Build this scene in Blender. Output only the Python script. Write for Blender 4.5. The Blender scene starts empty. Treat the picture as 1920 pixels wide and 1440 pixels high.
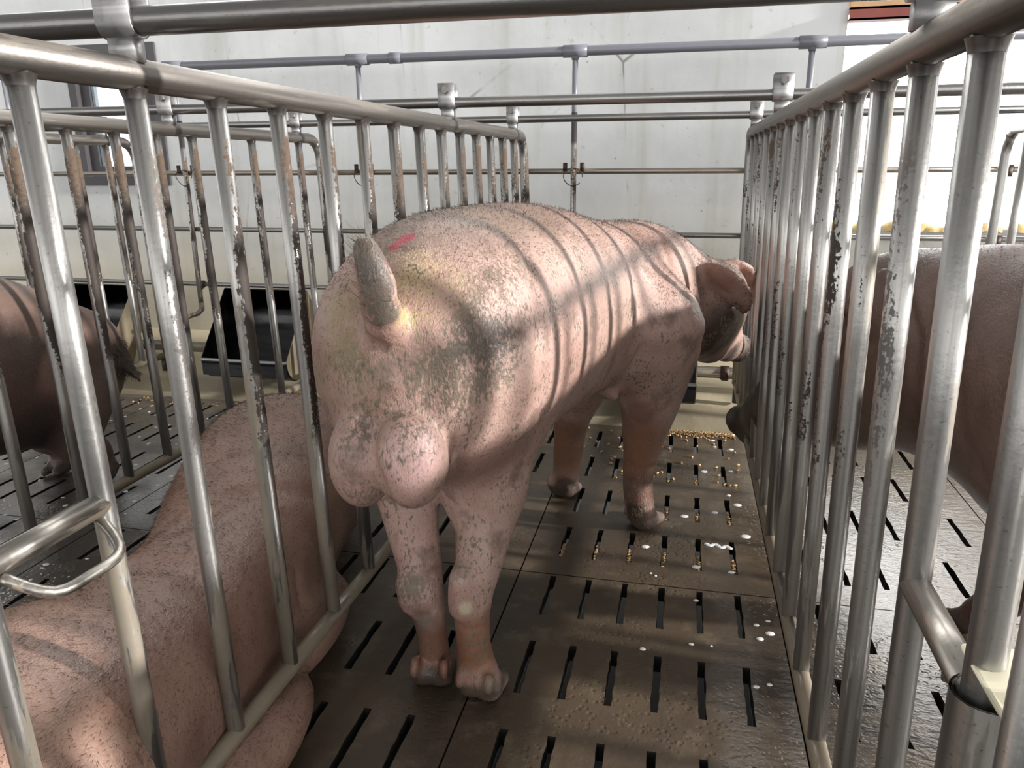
import bpy, bmesh, math, random
import numpy as np
from mathutils import Vector, Matrix
random.seed(7); np.random.seed(7)
scene = bpy.context.scene
col = scene.collection
# ---------------------------------------------------------------- camera
cam_data = bpy.data.cameras.new('camera'); cam = bpy.data.objects.new('camera', cam_data); col.objects.link(cam)
def _axes(c):
    cy, sy = math.cos(c[0]), math.sin(c[0]); cp, sp = math.cos(c[1]), math.sin(c[1]); r_, s_ = math.cos(c[2]), math.sin(c[2])
    f = np.array([-sy*cp, cy*cp, -sp]); r0 = np.array([cy, sy, 0.0]); u0 = np.cross(r0, f)
    return r0*r_+u0*s_, -r0*s_+u0*r_, f
_r, _u, _f = _axes((2.20995118e-01, 2.80107214e-01, -6.78266957e-03))
cam.matrix_world = Matrix(((_r[0], _u[0], -_f[0], 0.8129271), (_r[1], _u[1], -_f[1], 0.0), (_r[2], _u[2], -_f[2], 1.169545), (0, 0, 0, 1)))
cam_data.sensor_width = 36.0; cam_data.lens = 36.0*1425.6725/1920; cam_data.clip_start = .02; cam_data.clip_end = 100
scene.camera = cam
# ---------------------------------------------------------------- colour management
scene.view_settings.view_transform = 'Standard'; scene.view_settings.look = 'None'
scene.view_settings.gamma = 1; scene.view_settings.use_curve_mapping = False
scene.view_settings.exposure = 0.12
scene.cycles.max_bounces = 6; scene.cycles.diffuse_bounces = 3; scene.cycles.glossy_bounces = 3; scene.cycles.caustics_reflective = False; scene.cycles.caustics_refractive = False
# ---------------------------------------------------------------- daylight around the barn: bright openings right and ahead, added fill bands behind and left, dimmer roof and ground
world = bpy.data.worlds.new('world'); scene.world = world; world.use_nodes = True
wn, wl = world.node_tree.nodes, world.node_tree.links; wn.clear()
def _wm(op, a, b=None, c=None):
    n = wn.new('ShaderNodeMath'); n.operation = op
    for i, v in enumerate((a, b, c)):
        if v is None: continue
        if isinstance(v, (int, float)): n.inputs[i].default_value = v
        else: wl.new(v, n.inputs[i])
    return n.outputs[0]
def _wr(x, a, b, lo=0.0, hi=1.0):
    n = wn.new('ShaderNodeMapRange'); n.interpolation_type = 'SMOOTHSTEP'
    wl.new(x, n.inputs[0]); n.inputs[1].default_value = a; n.inputs[2].default_value = b; n.inputs[3].default_value = lo; n.inputs[4].default_value = hi
    return n.outputs[0]
_tc = wn.new('ShaderNodeTexCoord'); _sp = wn.new('ShaderNodeSeparateXYZ'); wl.new(_tc.outputs['Generated'], _sp.inputs[0])
_X, _Y, _Z = _sp.outputs
_base = _wm('ADD', _wr(_Z, -.5, .1, .07, .28), _wr(_Z, .1, .8, 0, AMB_TOP := .16))
_band = _wm('MULTIPLY', _wr(_Z, -.06, .02), _wr(_Z, .30, .42, 1, 0))
_right = _wm('MULTIPLY', _wr(_X, .45, .6), _band)
_ahead = _wm('MULTIPLY', _wr(_Y, .45, .7), _wr(_Z, -.35, -.2))
_behind = _wm('MULTIPLY', _wr(_Y, -.55, -.8), _band)
_left = _wm('MULTIPLY', _wr(_X, -.6, -.75), _band)
_tot = _wm('ADD', _base, _wm('MULTIPLY', _right, 1.3))
_tot = _wm('MAXIMUM', _tot, _wm('MULTIPLY', _ahead, 7.0))
_tot = _wm('ADD', _tot, _wm('ADD', _wm('MULTIPLY', _behind, 2.3), _wm('MULTIPLY', _left, 1.6)))
_bg = wn.new('ShaderNodeBackground'); _bg.inputs[0].default_value = (1.0, .985, .96, 1); wl.new(_tot, _bg.inputs[1])
_wo = wn.new('ShaderNodeOutputWorld'); wl.new(_bg.outputs[0], _wo.inputs[0])
# low sun through the side openings
sd = bpy.data.lights.new('sun', 'SUN'); sd.energy = 7.5; sd.angle = math.radians(2.2); sd.color = (1.0, .96, .92)
sun = bpy.data.objects.new('sun', sd); col.objects.link(sun)
_el, _az = math.radians(15), math.radians(-4)
_dir = Vector((-math.cos(_el)*math.cos(_az), -math.cos(_el)*math.sin(_az), -math.sin(_el)))
sun.rotation_euler = _dir.to_track_quat('-Z', 'Y').to_euler(); sun.location = (6, 0, 3)
# ---------------------------------------------------------------- signed distance modelling of the animals
CAMP = (0.8129271, 0.0, 1.1695450)
FPX = 1425.6725
_c = (2.20995118e-01, 2.80107214e-01, -6.78266957e-03)
def cam_axes():
    cy, sy = math.cos(_c[0]), math.sin(_c[0]); cp, sp = math.cos(_c[1]), math.sin(_c[1]); cr, sr = math.cos(_c[2]), math.sin(_c[2])
    f = np.array([-sy*cp, cy*cp, -sp]); r0 = np.array([cy, sy, 0.0]); u0 = np.cross(r0, f)
    return r0*cr+u0*sr, -r0*sr+u0*cr, f
RX, UX, FX = cam_axes()
def W(px, py, Y):
    """point of the place measured in the photograph at pixel (px, py), standing at distance Y"""
    d = FX*FPX+RX*(px-960)+UX*(720-py)
    return tuple(np.array(CAMP)+d*(Y/d[1]))
def ell(c, r, rot=None):
    c = np.array(c, float); r = np.array(r, float)
    def f(P):
        q = P-c
        if rot is not None: q = q@rot
        k0 = np.sqrt(((q/r)**2).sum(-1)); k1 = np.sqrt(((q/r**2)**2).sum(-1))+1e-9
        return k0*(k0-1)/k1
    return f, (c-max(r), c+max(r))
def cone(a, b, ra, rb, flat=None, fs=1.0):
    a = np.array(a, float); b = np.array(b, float); ba = b-a; L = ba@ba
    n = None
    if flat is not None: n = np.array(flat, float); n /= np.linalg.norm(n)
    def f(P):
        p = P-a
        h = np.clip((p@ba)/L, 0, 1)
        q = p-h[..., None]*ba
        if n is not None: q = q+(q@n)[..., None]*n*(1/fs-1)
        d = np.sqrt((q*q).sum(-1))-(ra+(rb-ra)*h)
        return d*(fs if n is not None else 1)
    m = max(ra, rb)
    return f, (np.minimum(a, b)-m, np.maximum(a, b)+m)
def limb(pts, n=3, flat=None, fs=1.0):
    """one smooth tapering limb through the given (point, radius) joints"""
    S = cr([tuple(p)+(r,) for p, r in pts], n)
    cs = [cone(S[i, :3], S[i+1, :3], S[i, 3], S[i+1, 3], flat=flat, fs=fs) for i in range(len(S)-1)]
    def f(P):
        d = cs[0][0](P)
        for c in cs[1:]: d = smin(d, c[0](P), .006)
        return d
    return f, (np.min([c[1][0] for c in cs], 0), np.max([c[1][1] for c in cs], 0))
def chain(pts, k=None, **kw):
    return [cone(pts[i][0], pts[i+1][0], pts[i][1], pts[i+1][1], **kw) for i in range(len(pts)-1)]
def cr(vals, n):
    """Catmull-Rom resampling of rows"""
    v = np.array(vals, float); out = []
    for i in range(len(v)-1):
        p0 = v[max(i-1, 0)]; p1 = v[i]; p2 = v[i+1]; p3 = v[min(i+2, len(v)-1)]
        for t in np.linspace(0, 1, n, endpoint=False):
            out.append(.5*((2*p1)+(-p0+p2)*t+(2*p0-5*p1+4*p2-p3)*t*t+(-p0+3*p1-3*p2+p3)*t**3))
    out.append(v[-1]); return np.array(out)
def loft(sec, n=6, pw=2.0):
    """sec rows: x, y, centre z, half width, up, down; sections stay upright along a bent line on plan"""
    S = cr(sec, n); S[:, 3:] = np.maximum(S[:, 3:], .004)
    lo = np.array([(S[:, 0]-S[:, 3]).min(), (S[:, 1]-S[:, 3]).min(), (S[:, 2]-S[:, 5]).min()])
    hi = np.array([(S[:, 0]+S[:, 3]).max(), (S[:, 1]+S[:, 3]).max(), (S[:, 2]+S[:, 4]).max()])
    def f(P):
        sh = P.shape; Q = P.reshape(-1, 3); best = np.full(len(Q), 1e9); A = np.zeros((len(Q), 5), np.float32); T = np.zeros(len(Q)); E = np.zeros(len(Q))
        for i in range(len(S)-1):
            a = S[i, :2]; b = S[i+1, :2]; ba = b-a; L = ba@ba+1e-12
            p = Q[:, :2]-a; h0 = (p@ba)/L; h = np.clip(h0, 0, 1)
            q = p-h[:, None]*ba; d = (q*q).sum(-1)
            m = d < best; best[m] = d[m]
            hh = h[m][:, None]; A[m] = (S[i, 1:]*(1-hh)+S[i+1, 1:]*hh)
            l = math.sqrt(L); T[m] = (q[m]@np.array([ba[1], -ba[0]]))/l
            E[m] = (q[m]@ba)/l
        zc, a_, up, dn = A[:, 1], A[:, 2], A[:, 3], A[:, 4]
        dz = Q[:, 2]-zc; b_ = np.where(dz > 0, up, dn)
        k = (np.abs(T/a_)**pw+np.abs(dz/b_)**pw)**(1/pw)
        x = T; mm = np.minimum(a_, b_)
        # first-order distance
        g = np.sqrt((T/a_**2)**2+(dz/b_**2)**2)+1e-6
        k2 = np.sqrt((T/a_)**2+(dz/b_)**2)
        d = np.where(k > .3, k*(k-1)/np.maximum(g*k/np.maximum(k2, 1e-6), 1e-6), (k-1)*mm)
        d = np.maximum(d, -mm)
        d = np.where(np.abs(E) > 1e-4, np.sqrt(np.maximum(d, 0)**2+E**2)+np.minimum(d, 0), d)
        return d.reshape(sh[:-1])
    return f, (lo, hi)
def smin(a, b, k):
    h = np.clip(k-np.abs(a-b), 0, None)/k
    return np.minimum(a, b)-h*h*k*.25
def smax(a, b, k): return -smin(-a, -b, k)
def seg_dist(P, pts):
    best = np.full(P.shape[:-1], 1e9)
    for a, b in zip(pts[:-1], pts[1:]):
        a = np.array(a, float); b = np.array(b, float); ba = b-a; p = P-a
        h = np.clip((p@ba)/(ba@ba+1e-12), 0, 1)
        d = ((p-h[..., None]*ba)**2).sum(-1); best = np.minimum(best, d)
    return np.sqrt(best)
def surface(parts, vox, grooves=(), pad=.03, smooth=2):
    """parts: (primitive, blend radius); grooves: (points, depth, width) -> verts, quads"""
    lo = np.min([p[0][1][0] for p in parts], 0)-pad; hi = np.max([p[0][1][1] for p in parts], 0)+pad
    n = np.ceil((hi-lo)/vox).astype(int)+1
    ax = [lo[i]+vox*np.arange(n[i]) for i in range(3)]
    D = np.full(tuple(n), .3, np.float32)
    for (f, (l, h)), k in parts:
        m = k+.04
        i0 = np.maximum(np.floor((np.array(l)-m-lo)/vox).astype(int), 0); i1 = np.minimum(np.ceil((np.array(h)+m-lo)/vox).astype(int)+1, n)
        sl = tuple(slice(a, b) for a, b in zip(i0, i1))
        G = np.stack(np.meshgrid(*[ax[i][sl[i]] for i in range(3)], indexing='ij'), -1)
        D[sl] = smin(D[sl], f(G), max(k, 1e-4))
    for pts, dep, wid in grooves:
        pts = [np.array(p, float) for p in pts]
        l = np.min(pts, 0)-3*wid; h = np.max(pts, 0)+3*wid
        i0 = np.maximum(np.floor((l-lo)/vox).astype(int), 0); i1 = np.minimum(np.ceil((h-lo)/vox).astype(int)+1, n)
        sl = tuple(slice(a, b) for a, b in zip(i0, i1))
        if any(a >= b for a, b in zip(i0, i1)): continue
        G = np.stack(np.meshgrid(*[ax[i][sl[i]] for i in range(3)], indexing='ij'), -1)
        D[sl] += dep*np.exp(-(seg_dist(G, pts)/wid)**2)
    D = D.astype(np.float32)
    # surface nets
    inside = D < 0
    c = np.zeros(np.array(D.shape)-1, int)
    offs = [(i, j, k) for i in (0, 1) for j in (0, 1) for k in (0, 1)]
    def sub(A, o): return A[o[0]:A.shape[0]-1+o[0], o[1]:A.shape[1]-1+o[1], o[2]:A.shape[2]-1+o[2]]
    for o in offs: c += sub(inside, o)
    act = (c > 0) & (c < 8)
    idx = -np.ones(act.shape, int); ids = np.argwhere(act); idx[act] = np.arange(len(ids))
    pos = np.zeros((len(ids), 3)); cnt = np.zeros(len(ids))
    vals = {o: sub(D, o)[act] for o in offs}
    for a in offs:
        for d in range(3):
            if a[d] == 0:
                b = list(a); b[d] = 1; b = tuple(b)
                va, vb = vals[a], vals[b]; m = (va < 0) != (vb < 0)
                t = np.where(m, va/(np.where(m, va-vb, 1)), 0)
                p = np.array(a, float)[None]*np.ones((len(ids), 1)); p[:, d] += t
                pos[m] += p[m]; cnt[m] += 1
    V = (ids+pos/cnt[:, None])*vox+lo
    quads = []
    for d in range(3):
        e = [0, 0, 0]; e[d] = 1
        A = inside[tuple(slice(0, -1) if i == d else slice(None) for i in range(3))]
        B = inside[tuple(slice(1, None) if i == d else slice(None) for i in range(3))]
        E = np.argwhere(A != B); E = E[(E[:, (d+1) % 3] > 0) & (E[:, (d+2) % 3] > 0)]
        u, v = (d+1) % 3, (d+2) % 3
        E = E[(E[:, u] < act.shape[u]) & (E[:, v] < act.shape[v])]
        def at(du, dv):
            Q = E.copy(); Q[:, u] -= du; Q[:, v] -= dv; return idx[Q[:, 0], Q[:, 1], Q[:, 2]]
        q = np.stack([at(1, 1), at(0, 1), at(0, 0), at(1, 0)], 1)
        flip = ~A[E[:, 0], E[:, 1], E[:, 2]]
        q[flip] = q[flip][:, ::-1]
        quads.append(q)
    Q = np.concatenate(quads); Q = Q[(Q >= 0).all(1)]
    for _ in range(smooth):
        for lam in (.5, -.52):
            S = np.zeros_like(V); N = np.zeros(len(V))
            for a, b in ((0, 1), (1, 2), (2, 3), (3, 0)):
                np.add.at(S, Q[:, a], V[Q[:, b]]); np.add.at(N, Q[:, a], 1)
                np.add.at(S, Q[:, b], V[Q[:, a]]); np.add.at(N, Q[:, b], 1)
            V = V+lam*(S/np.maximum(N, 1)[:, None]-V)
    return V, Q
def hoof(x, y, hd, r=.036, z=.0, spread=.022):
    """cloven hoof: two toes pointing along heading hd (radians from +y to +x) plus two dew claws"""
    fx, fy = math.sin(hd), math.cos(hd); sx, sy = math.cos(hd), -math.sin(hd)
    P = []
    for s in (-1, 1):
        cx, cy = x+sx*s*spread, y+sy*s*spread
        P.append((cone((cx-fx*.02, cy-fy*.02, z+.035), (cx+fx*.045+sx*s*.006, cy+fy*.045+sy*s*.006, z+.018), .032, .018), .012))
        P.append((cone((cx-fx*.045+sx*s*.012, cy-fy*.045+sy*s*.012, z+.075), (cx-fx*.058+sx*s*.014, cy-fy*.058+sy*s*.014, z+.05), .014, .009), .01))
    return P
def hitter(V):
    d = V-np.array(CAMP); z = d@FX; X = 960+FPX*(d@RX)/z; Y = 720-FPX*(d@UX)/z
    def hit(px, py):
        r = np.hypot(X-px, Y-py); m = r < max(16, r.min()+3); i = np.where(m)[0]; zz = z[i]
        near = i[zz < zz.min()+.05]; k = near[np.argmin(r[near])]; e = FX*FPX+RX*(px-960)+UX*(720-py)
        return tuple(np.array(CAMP)+e*(z[k]/FPX))
    return hit
def main_pig():
    sec = [(.315,1.225,.80,.02,.02,.02),(.313,1.245,.80,.11,.11,.12),(.313,1.30,.80,.18,.185,.2),(.316,1.38,.80,.23,.235,.25),(.328,1.50,.80,.25,.275,.27),
           (.35,1.65,.795,.252,.288,.28),(.40,1.85,.785,.238,.297,.27),(.45,2.05,.77,.232,.29,.26),(.508,2.24,.75,.226,.272,.25),
           (.575,2.41,.735,.222,.265,.25),(.655,2.55,.745,.205,.25,.23),(.74,2.66,.75,.18,.21,.19),(.81,2.74,.74,.15,.165,.15)]
    P = [(loft(sec, 5, 2.2), .02)]
    # hind legs
    hr = [(W(888,790,1.56),.14),(W(905,900,1.53),.105),(W(908,980,1.49),.066),(W(898,1050,1.44),.052),(W(885,1110,1.41),.045),(W(886,1180,1.42),.037),(W(891,1235,1.44),.041),(W(903,1265,1.43),.04)]
    hl = [(W(745,800,1.52),.12),(W(762,900,1.50),.078),(W(772,980,1.48),.059),(W(786,1050,1.46),.050),(W(796,1110,1.43),.042),(W(809,1180,1.45),.034),(W(813,1225,1.47),.037),(W(815,1250,1.46),.037)]
    l1, l2 = limb(hr, 4), limb(hl, 4)
    P.append((((lambda q: smin(l1[0](q), l2[0](q), .012)), (np.minimum(l1[1][0], l2[1][0]), np.maximum(l1[1][1], l2[1][1]))), .07))
    P.append((cone(W(864,1085,1.375), W(864,1138,1.375), .024, .024), .03))
    P.append((cone(W(763,1100,1.41), W(766,1130,1.41), .024, .02), .03))
    P += hoof(.418, 1.44, .15)
    P += hoof(.292, 1.462, -.1)
    # fore legs
    fr = [(W(1215,620,2.30),.17),(W(1218,740,2.31),.100),(W(1205,830,2.32),.062),(W(1196,900,2.33),.048),(W(1199,945,2.34),.046),(W(1207,970,2.355),.044)]
    fl = [(W(1085,680,2.45),.14),(W(1072,780,2.5),.066),(W(1066,840,2.53),.052),(W(1061,890,2.55),.046),(W(1060,910,2.555),.044)]
    for ch in (fr, fl): P.append((limb(ch, 4), .07))
    P += hoof(.735, 2.385, .55, spread=.024)
    P += hoof(.434, 2.57, .3, spread=.024)
    # head, turned to the right-hand bars
    P.append((ell(W(1338,560,2.74), (.12,.13,.135)), .08))
    P.append((cone(W(1335,600,2.78), W(1362,645,2.86), .1, .066), .06))
    P.append((cone(W(1300,620,2.66), W(1325,650,2.75), .1, .055), .09))
    P.append((cone(W(1372,645,2.9), W(1382,652,2.93), .055, .056), .01))
    # drooping ear towards the viewer, the other one behind
    nrm = np.array([-.25,-.75,-.55])
    P.append((limb([(W(1322,508,2.62),.035),(W(1345,522,2.57),.058),(W(1370,540,2.55),.052),(W(1388,562,2.57),.032),(W(1397,585,2.60),.012)], 3, flat=nrm, fs=.22), .02))
    P.append((limb([(W(1375,498,2.80),.03),(W(1390,510,2.84),.045),(W(1402,540,2.88),.03),(W(1408,570,2.90),.012)], 3, flat=nrm, fs=.22), .02))
    # scrotum
    P.append((ell(W(680,858,1.262), (.062,.075,.098)), .03))
    P.append((ell(W(772,856,1.25), (.070,.08,.100)), .012))
    P.append((cone(W(715,760,1.30), W(725,830,1.30), .05, .06), .03))
    # tail
    P.append((limb([(W(726,625,1.26),.034),(W(722,600,1.215),.036),(W(708,540,1.18),.031),(W(695,495,1.17),.025),(W(684,463,1.17),.019)], 3), .03))
    P.append((ell(W(706,655,1.25), (.028,.03,.036)), .02))
    # sheath and teats
    P.append((limb([(W(1130,720,2.2), .03),(W(1148,738,2.19),.02),(W(1152,744,2.18),.012)]), .03))
    P.append((cone(W(1017,770,1.8), W(1017,780,1.8), .014, .008), .015))
    P.append((cone(W(1105,742,2.05), W(1105,748,2.05), .01, .008), .012))
    V0, _ = surface(P, .024, smooth=0)
    hit = hitter(V0)
    def line(*q): return [hit(*c) for c in q]
    g = [([W(837,965,1.44), W(841,1050,1.42), W(846,1110,1.40)], .03, .010),
         (line((708,640),(708,664)), .022, .009), (line((712,670),(712,715),(708,752)), .010, .009),
         (line((960,430),(985,470),(1000,530),(1003,600),(1012,660),(1022,720),(1020,775)), .008, .014),
         (line((900,402),(950,425),(985,470)), .003, .016), (line((1045,402),(1072,450),(1086,520),(1086,590),(1070,650)), .003, .02),
         (line((1170,440),(1190,490),(1190,560),(1180,610)), .007, .015), (line((1110,425),(1140,480),(1150,560)), .003, .02),
         (line((1240,452),(1272,510),(1285,580),(1285,640)), .005, .015), (line((1300,478),(1316,520),(1324,580),(1318,640),(1290,682)), .014, .013),
         (line((745,540),(760,560),(764,590),(750,612)), .012, .012), (line((690,600),(705,618),(735,612)), .010, .007), (line((684,628),(700,640)), .006, .006), (line((720,636),(740,628)), .006, .006),
         (line((848,930),(856,890),(856,850),(840,800)), .014, .012), (line((700,775),(700,850),(715,900),(750,945)), .010, .010),
         (line((1020,775),(1003,840),(985,900)), .006, .014), (line((900,700),(880,780),(870,850)), .004, .025),
         (line((1166,752),(1178,700),(1205,650)), .010, .016), (line((1250,700),(1262,650),(1268,600)), .006, .014),
         (line((1172,872),(1205,880),(1232,872)), .005, .008), (line((1174,905),(1205,912),(1230,903)), .005, .008), (line((1042,852),(1088,854)), .005, .008),
         (line((1188,790),(1210,800),(1235,790)), .005, .010), (line((760,1142),(800,1152),(832,1140)), .007, .008), (line((850,1168),(880,1180),(915,1160)), .008, .008),
         (line((640,560),(625,620),(622,690)), -.004, .03), (line((800,430),(770,480),(760,520)), -.005, .03),
         (line((905,940),(915,1020),(908,1080)), -.006, .018), (line((880,1180),(885,1230)), -.006, .012),
         (line((1312,528),(1335,532),(1365,552),(1386,578)), .006, .008)]
    return surface(P, .010, g)

def lying_pig():
    sec = [(-.20,.28,.20,.03,.03,.03),(-.20,.33,.21,.13,.13,.15),(-.20,.45,.22,.2,.19,.23),(-.19,.7,.23,.245,.225,.25),(-.19,.9,.23,.245,.21,.25),(-.185,1.1,.225,.212,.18,.25),
           (-.205,1.38,.225,.195,.175,.25),(-.285,1.68,.235,.235,.22,.24),(-.37,1.95,.24,.25,.235,.24),(-.44,2.16,.23,.235,.225,.22),(-.49,2.31,.21,.19,.18,.2),(-.52,2.42,.19,.12,.12,.15)]
    P = [(loft(sec, 5, 2.3), .02)]
    P.append((ell((-.26,.86,.22), (.23,.26,.19)), .08))
    P.append((ell((-.34,1.98,.25), (.25,.24,.22)), .08))
    P.append((ell((.02,1.08,.075), (.105,.24,.075)), .03))
    P.append((ell((-.06,1.45,.09), (.105,.24,.085)), .04))
    P.append((limb([((-.50,2.38,.2),.15),((-.54,2.52,.16),.12),((-.57,2.66,.10),.075),((-.58,2.74,.08),.06)], 4), .06))
    n = np.array([.3,-.6,.7])
    P.append((limb([((-.62,2.30,.32),.03),((-.69,2.30,.28),.055),((-.73,2.31,.21),.035),((-.75,2.33,.15),.012)], 3, flat=n, fs=.25), .02))
    P.append((limb([((-.42,2.36,.32),.03),((-.36,2.40,.29),.05),((-.32,2.45,.22),.012)], 3, flat=n, fs=.25), .02))
    V0, _ = surface(P, .03, smooth=0)
    hit = hitter(V0)
    def line(*q): return [hit(*c) for c in q]
    g = [(line((285,1003),(330,966),(385,940)), .007, .010), (line((272,1028),(330,992),(392,962)), .007, .010), (line((258,1050),(320,1018),(388,987)), .006, .010),
         (line((345,990),(430,935),(520,922),(610,935)), .012, .028), (line((250,1058),(330,1062),(420,1110),(450,1190)), .015, .040),
         (line((360,880),(430,850),(520,845),(600,870)), .008, .018), (line((540,960),(590,1000),(625,1060)), .010, .025),
         (line((420,1200),(480,1290),(500,1390)), .008, .03)]
    return surface(P, .014, g)
def left_pig():
    sec = [(-1.46,2.56,.48,.03,.03,.03),(-1.46,2.53,.48,.12,.12,.16),(-1.455,2.45,.48,.175,.18,.25),(-1.455,2.32,.48,.195,.24,.30),(-1.46,2.15,.50,.21,.31,.30),(-1.47,1.9,.53,.22,.365,.29),
           (-1.50,1.6,.55,.22,.38,.26),(-1.53,1.3,.57,.2,.34,.25),(-1.54,1.1,.58,.16,.26,.22),(-1.54,1.0,.58,.1,.16,.14)]
    P = [(loft(sec, 5, 2.2), .02)]
    P.append((ell(W(100,735,2.25), (.12,.17,.18)), .06))
    P.append((limb([((-1.37,2.28,.34),.13),((-1.33,2.22,.20),.08),((-1.34,2.32,.13),.05),((-1.34,2.33,.06),.042)], 4), .06))
    P += hoof(-1.34, 2.31, 3.3)
    P.append((limb([((-1.55,2.34,.32),.13),((-1.57,2.32,.18),.07),((-1.57,2.38,.11),.045),((-1.57,2.38,.05),.04)], 4), .06))
    P += hoof(-1.57, 2.36, 3.2)
    for x in (-1.42, -1.66):
        P.append((limb([((x,1.45,.45),.12),((x,1.43,.28),.06),((x,1.42,.1),.045),((x,1.42,.05),.04)], 4), .06)); P += hoof(x, 1.41, 3.2)
    P.append((limb([((-1.55,1.1,.62),.15),((-1.58,.95,.52),.12),((-1.62,.8,.40),.075),((-1.63,.74,.36),.06)], 4), .07))
    for s in (-1, 1):
        P.append((limb([((-1.57+s*.1,.98,.7),.03),((-1.58+s*.14,.92,.68),.05),((-1.6+s*.15,.84,.6),.012)], 3, flat=(s*.4,-.6,.6), fs=.25), .02))
    P.append((limb([(W(188,615,2.47),.028),(W(205,638,2.48),.028),(W(225,665,2.47),.024),(W(245,692,2.46),.018),(W(264,714,2.45),.008)], 3), .03))
    g = [([W(30,590,2.1),W(45,680,2.1)], .008, .014), ([W(70,580,2.2),W(80,650,2.2)], .008, .014), ([W(10,770,2.1),W(60,790,2.15),W(150,790,2.2)], .018, .03)]
    return surface(P, .015, g)
def right_pig():
    sec = [(1.76,.60,.62,.03,.03,.03),(1.76,.64,.62,.14,.15,.16),(1.755,.75,.63,.22,.26,.26),(1.74,1.0,.63,.255,.335,.28),(1.71,1.4,.635,.26,.355,.27),(1.66,1.75,.64,.25,.35,.26),
           (1.585,2.02,.65,.23,.335,.25),(1.50,2.22,.64,.2,.315,.26),(1.42,2.38,.63,.185,.30,.30),(1.35,2.49,.60,.17,.28,.28),(1.28,2.58,.56,.14,.21,.24),(1.24,2.64,.54,.1,.13,.17)]
    P = [(loft(sec, 5, 2.2), .02)]
    P.append((limb([((1.34,2.46,.50),.175),((1.24,2.60,.41),.155),((1.18,2.74,.31),.125),((1.125,2.87,.25),.075),((1.095,2.925,.22),.062)], 4), .08))
    P.append((cone((1.09,2.93,.217), (1.062,2.955,.20), .058, .060, flat=(-.5,.7,-.45), fs=.55), .01))
    P.append((limb([((1.20,2.68,.27),.07),((1.13,2.85,.19),.05),((1.10,2.91,.155),.035)]), .03))
    P.append((limb([((1.38,2.36,.75),.04),((1.31,2.33,.76),.07),((1.25,2.35,.69),.06),((1.21,2.40,.62),.015)], 3, flat=(-.5,-.5,.6), fs=.25), .02))
    P.append((limb([((1.44,2.53,.75),.04),((1.40,2.62,.76),.06),((1.36,2.68,.66),.015)], 3, flat=(.5,.5,.6), fs=.25), .02))
    P.append((limb([((1.64,1.74,.52),.14),((1.65,1.78,.36),.085),((1.64,1.84,.2),.056),((1.62,1.90,.1),.046),((1.60,1.93,.05),.042)], 4), .07)); P += hoof(1.595, 1.95, -.4)
    P.append((limb([((1.80,1.55,.50),.14),((1.82,1.54,.34),.08),((1.82,1.56,.2),.056),((1.82,1.58,.05),.045)], 4), .07)); P += hoof(1.82, 1.6, -.3)
    for x in (1.62, 1.87):
        P.append((limb([((x,.88,.55),.17),((x,.9,.42),.10),((x,.82,.3),.055),((x,.84,.15),.045),((x,.85,.05),.042)], 4), .08)); P += hoof(x, .88, 0)
    V0, _ = surface(P, .03, smooth=0)
    hit = hitter(V0)
    def line(*q): return [hit(*c) for c in q]
    def off(px, py, d):
        a = np.array(hit(px, py)); c = np.array(CAMP)-a; return tuple(a+c/np.linalg.norm(c)*d)
    P.append((limb([(off(1672,528,.0),.035), (off(1648,548,.025),.058), (off(1620,575,.035),.05), (off(1598,600,.04),.02)], 3, flat=(-.5,-.75,.35), fs=.25), .02))
    g = [(line((1700,555),(1722,640),(1712,740),(1725,812)), .020, .016), (line((1748,520),(1738,600),(1748,700),(1762,800)), .016, .014),
         (line((1778,500),(1770,580),(1776,660)), .012, .012), (line((1668,610),(1690,680),(1682,760)), .012, .014), (line((1800,620),(1790,720),(1800,820),(1835,900)), .014, .03),
         (line((1640,640),(1600,655),(1560,665)), .010, .014), (line((1900,560),(1880,700),(1900,820)), .008, .04)]
    return surface(P, .014, g)
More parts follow.
